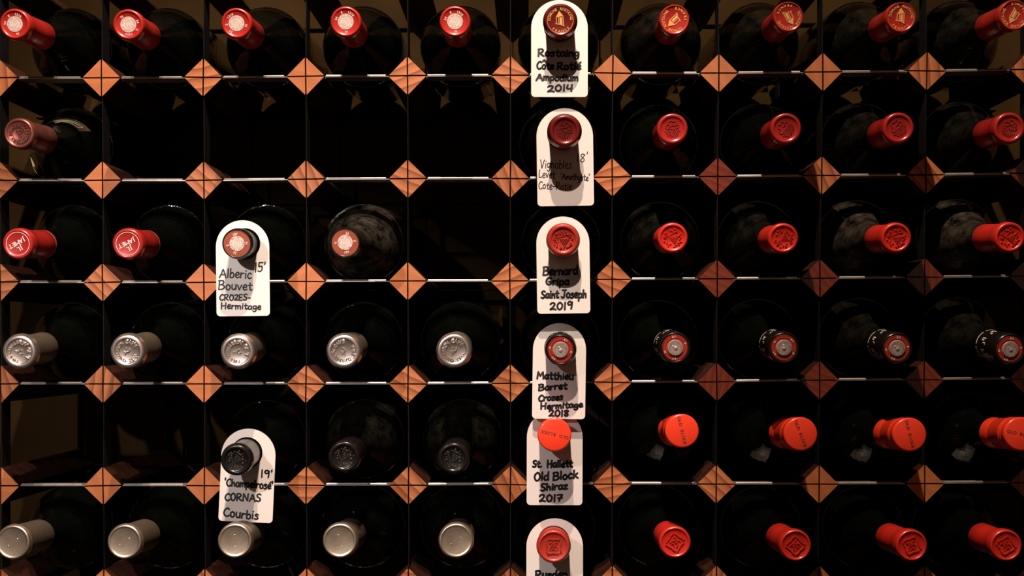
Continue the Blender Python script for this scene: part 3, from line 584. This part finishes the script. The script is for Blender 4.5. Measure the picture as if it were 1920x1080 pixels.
TAGS = [  # row, cell, rotation deg, width, (cx, top, bottom), tilt, depth behind cap, stroke px, crop origin+scale, words, label
 (1, 5, 0, 106, 1049, 0, 181.7, 5, .034, 3.3, (980, 0, 5.686), [('Rostaing', 160, 600, 600, 600, 75), ('Côte', 150, 738, 330, 738, 75), ('Rotié', 365, 742, 618, 742, 76), ('Ampodium', 145, 858, 590, 865, 68), ('2014', 262, 978, 535, 972, 68)], 'arch-topped white tag with the year 2014, at the top of the centre column'),
 (2, 5, -.9, 106, 1059.5, 203, 386, 3, .034, 1.45, (990, 195, 5.4), [("18'", 490, 590, 605, 580, 84), ('Vignobles', 122, 648, 440, 656, 88), ('Levet', 108, 742, 272, 752, 74), ("'Amethyste'", 328, 762, 622, 778, 62), ('Cote-Rotie', 106, 858, 442, 872, 72)], 'white tag with thin black handwriting, second down the centre column'),
 (3, 5, -.8, 99.5, 1056, 406, 587.7, 8, .029, 3.2, (990, 400, 5.54), [('Bernard', 155, 645, 515, 632, 88), ('Gripa', 185, 745, 425, 742, 72), ('Saint', 135, 880, 315, 880, 74), ('Joseph', 345, 880, 605, 880, 80), ('2019', 225, 1005, 462, 995, 74)], 'white tag with the year 2019, third down the centre column'),
 (4, 5, .8, 99.5, 1048.5, 606, 785.5, 5, .030, 3.1, (985, 600, 5.54), [('Matthieu', 120, 612, 497, 620, 72), ('Barret', 137, 732, 432, 716, 66), ('Crozes', 137, 845, 388, 828, 62), ('Hermitage', 157, 928, 594, 905, 60), ('2018', 242, 1002, 450, 998, 64)], 'white tag with the year 2018, fourth down the centre column'),
 (5, 5, .2, 104.5, 1040, 768, 947, 1, .036, 3.3, (975, 770, 5.68), [('St.', 133, 603, 236, 600, 72), ('Hallett', 287, 608, 556, 598, 76), ('Old', 150, 748, 306, 738, 84), ('Block', 350, 745, 616, 715, 84), ('Shiraz', 217, 858, 506, 832, 72), ('2017', 202, 972, 450, 965, 70)], 'white tag with the year 2017, behind the orange screw cap'),
 (6, 5, 0, 106, 1040, 972, 1152, 3, .034, 3.6, (975, 960, 9), [('Rusden', 255, 1120, 795, 1112, 130)], 'white tag cut by the lower picture edge, lowest of the centre column'),
 (3, 2, -.6, 100, 455.2, 413, 592.6, 4, .032, 2.3, (390, 400, 5.4), [('Alberic', 115, 650, 438, 660, 88), ("15'", 470, 595, 580, 590, 92), ('Bouvet', 105, 772, 445, 778, 84), ('CROZES-', 116, 882, 430, 880, 58), ('Hermitage', 130, 965, 535, 975, 62)], 'white tag on the left side, third row, around the coppery disc bottle'),
 (5, 2, 2.6, 101.5, 464, 803.7, 978.8, 4, .045, 2.7, (395, 795, 5.54), [("19'", 518, 550, 640, 555, 74), ("'Champelrosé'", 143, 640, 645, 678, 74), ('CORNAS', 147, 792, 520, 806, 74), ('Courbis', 132, 958, 496, 992, 88)], 'tilted white tag on the left side, fifth row, around the black capsule bottle'),
]
rw = random.Random(11)
for r, c, rot, wd, cx, top, bot, tilt, dep, sw, (ox, oy, sc), words, label in TAGS:
    root, cap, ax, K = PLACED[(r, c)]
    P = cap - ax * dep; tl = math.radians(tilt)
    n = Vector((0, -math.cos(tl), -math.sin(tl))) if True else None
    # bottom edge nearer the camera: the face leans so that it looks slightly up
    n = Vector((0, -math.cos(tl), math.sin(tl)))
    X = Vector((1, 0, 0)); Z = n; Yv = Z.cross(X)
    Mx = Matrix.Translation(P) @ Matrix((X, Yv, Z)).transposed().to_4x4(); inv = Mx.inverted()
    cy = (top + bot) / 2; ca, sa = math.cos(math.radians(rot)), math.sin(math.radians(rot))
    def T2(x, y, off=0):
        dx, dy = x - cx, y - cy; q = (cx + dx * ca - dy * sa, cy + dx * sa + dy * ca)
        return q
    def loc(x, y, off=0): return inv @ on_plane(x, y, P + n * off, n)
    R2 = wd / 2; cr = 7
    out = []
    for i in range(29): t = math.pi - math.pi * i / 28; out.append(T2(cx + R2 * math.cos(t), top + R2 - R2 * math.sin(t)))
    for i in range(6): t = -math.pi / 2 * i / 5; out.append(T2(cx + R2 - cr + cr * math.cos(t), bot - cr - cr * math.sin(t)))
    for i in range(6): t = -math.pi / 2 - math.pi / 2 * i / 5; out.append(T2(cx - R2 + cr + cr * math.cos(t), bot - cr - cr * math.sin(t)))
    outer = [loc(*q) for q in out]; outer = [Vector((v.x, v.y, 0)) for v in outer]
    hr = .0158 if K is KIND['orange'] else .0150
    hole = [Vector((hr * math.cos(2 * math.pi * i / 32), hr * math.sin(2 * math.pi * i / 32), 0)) for i in range(32)]
    tri = tessellate_polygon([outer, hole]); allv = outer + hole; no = len(outer); th = .0011
    m = MB(); N_ = len(allv)
    fs = [tuple(t) for t in tri] + [tuple(N_ + i for i in t) for t in tri]
    fs += [(i, (i + 1) % no, N_ + (i + 1) % no, N_ + i) for i in range(no)] + [(no + i, N_ + no + i, N_ + no + (i + 1) % 32, no + (i + 1) % 32) for i in range(32)]
    m.add([(v.x, v.y, 0) for v in allv] + [(v.x, v.y, -th) for v in allv], fs)
    t = obj('neck_tag', m.mesh('neck_tag', M['tag'])); t.matrix_world = Mx
    tag(t, label, 'tag', 'white neck tags')
    for word, x0, b0, x1, b1, hh in words:
        tw = sum(G[ch][0] + .09 for ch in word) - .09; kx = (x1 - x0) / tw; x = 0; ink = MB(); zz = .00012; rad = sw * 1.18 / 2 / F * (D + P.y)
        for ch in word:
            gw, st = G[ch]; jy = rw.uniform(-.04, .04); js = rw.uniform(.94, 1.06)
            for s_ in st:
                pts = []
                for (gx, gy) in smooth(s_):
                    u = x + gx; fx = x0 + u * kx + gy * hh * .06; fy = b0 + (b1 - b0) * u / tw - (gy * js + jy) * hh
                    q = loc(ox + fx / sc, oy + fy / sc); pts.append((q.x, q.y))
                zz += .0000015
                for p in (pts[0], pts[-1]): ink.add([(p[0] + rad * math.cos(k * .785), p[1] + rad * math.sin(k * .785), zz) for k in range(8)], [tuple(range(8))])
                for p, q in zip(pts, pts[1:]):
                    dx, dy = q[0] - p[0], q[1] - p[1]; l = math.hypot(dx, dy)
                    if l < 1e-7: continue
                    nx, ny = -dy / l * rad, dx / l * rad
                    ink.add([(p[0] + nx, p[1] + ny, zz), (p[0] - nx, p[1] - ny, zz), (q[0] - nx, q[1] - ny, zz), (q[0] + nx, q[1] + ny, zz)], [(0, 1, 2, 3)])
                for p in pts[1:-1]: ink.add([(p[0] + rad * math.cos(k * 1.047), p[1] + rad * math.sin(k * 1.047), zz + .0000006) for k in range(6)], [tuple(range(6))])
            x += gw + .09
        me = bpy.data.meshes.new('handwriting'); me.from_pydata(ink.v, [], ink.f); me.materials.append(M['ink'])
        obj('handwriting', me, t)
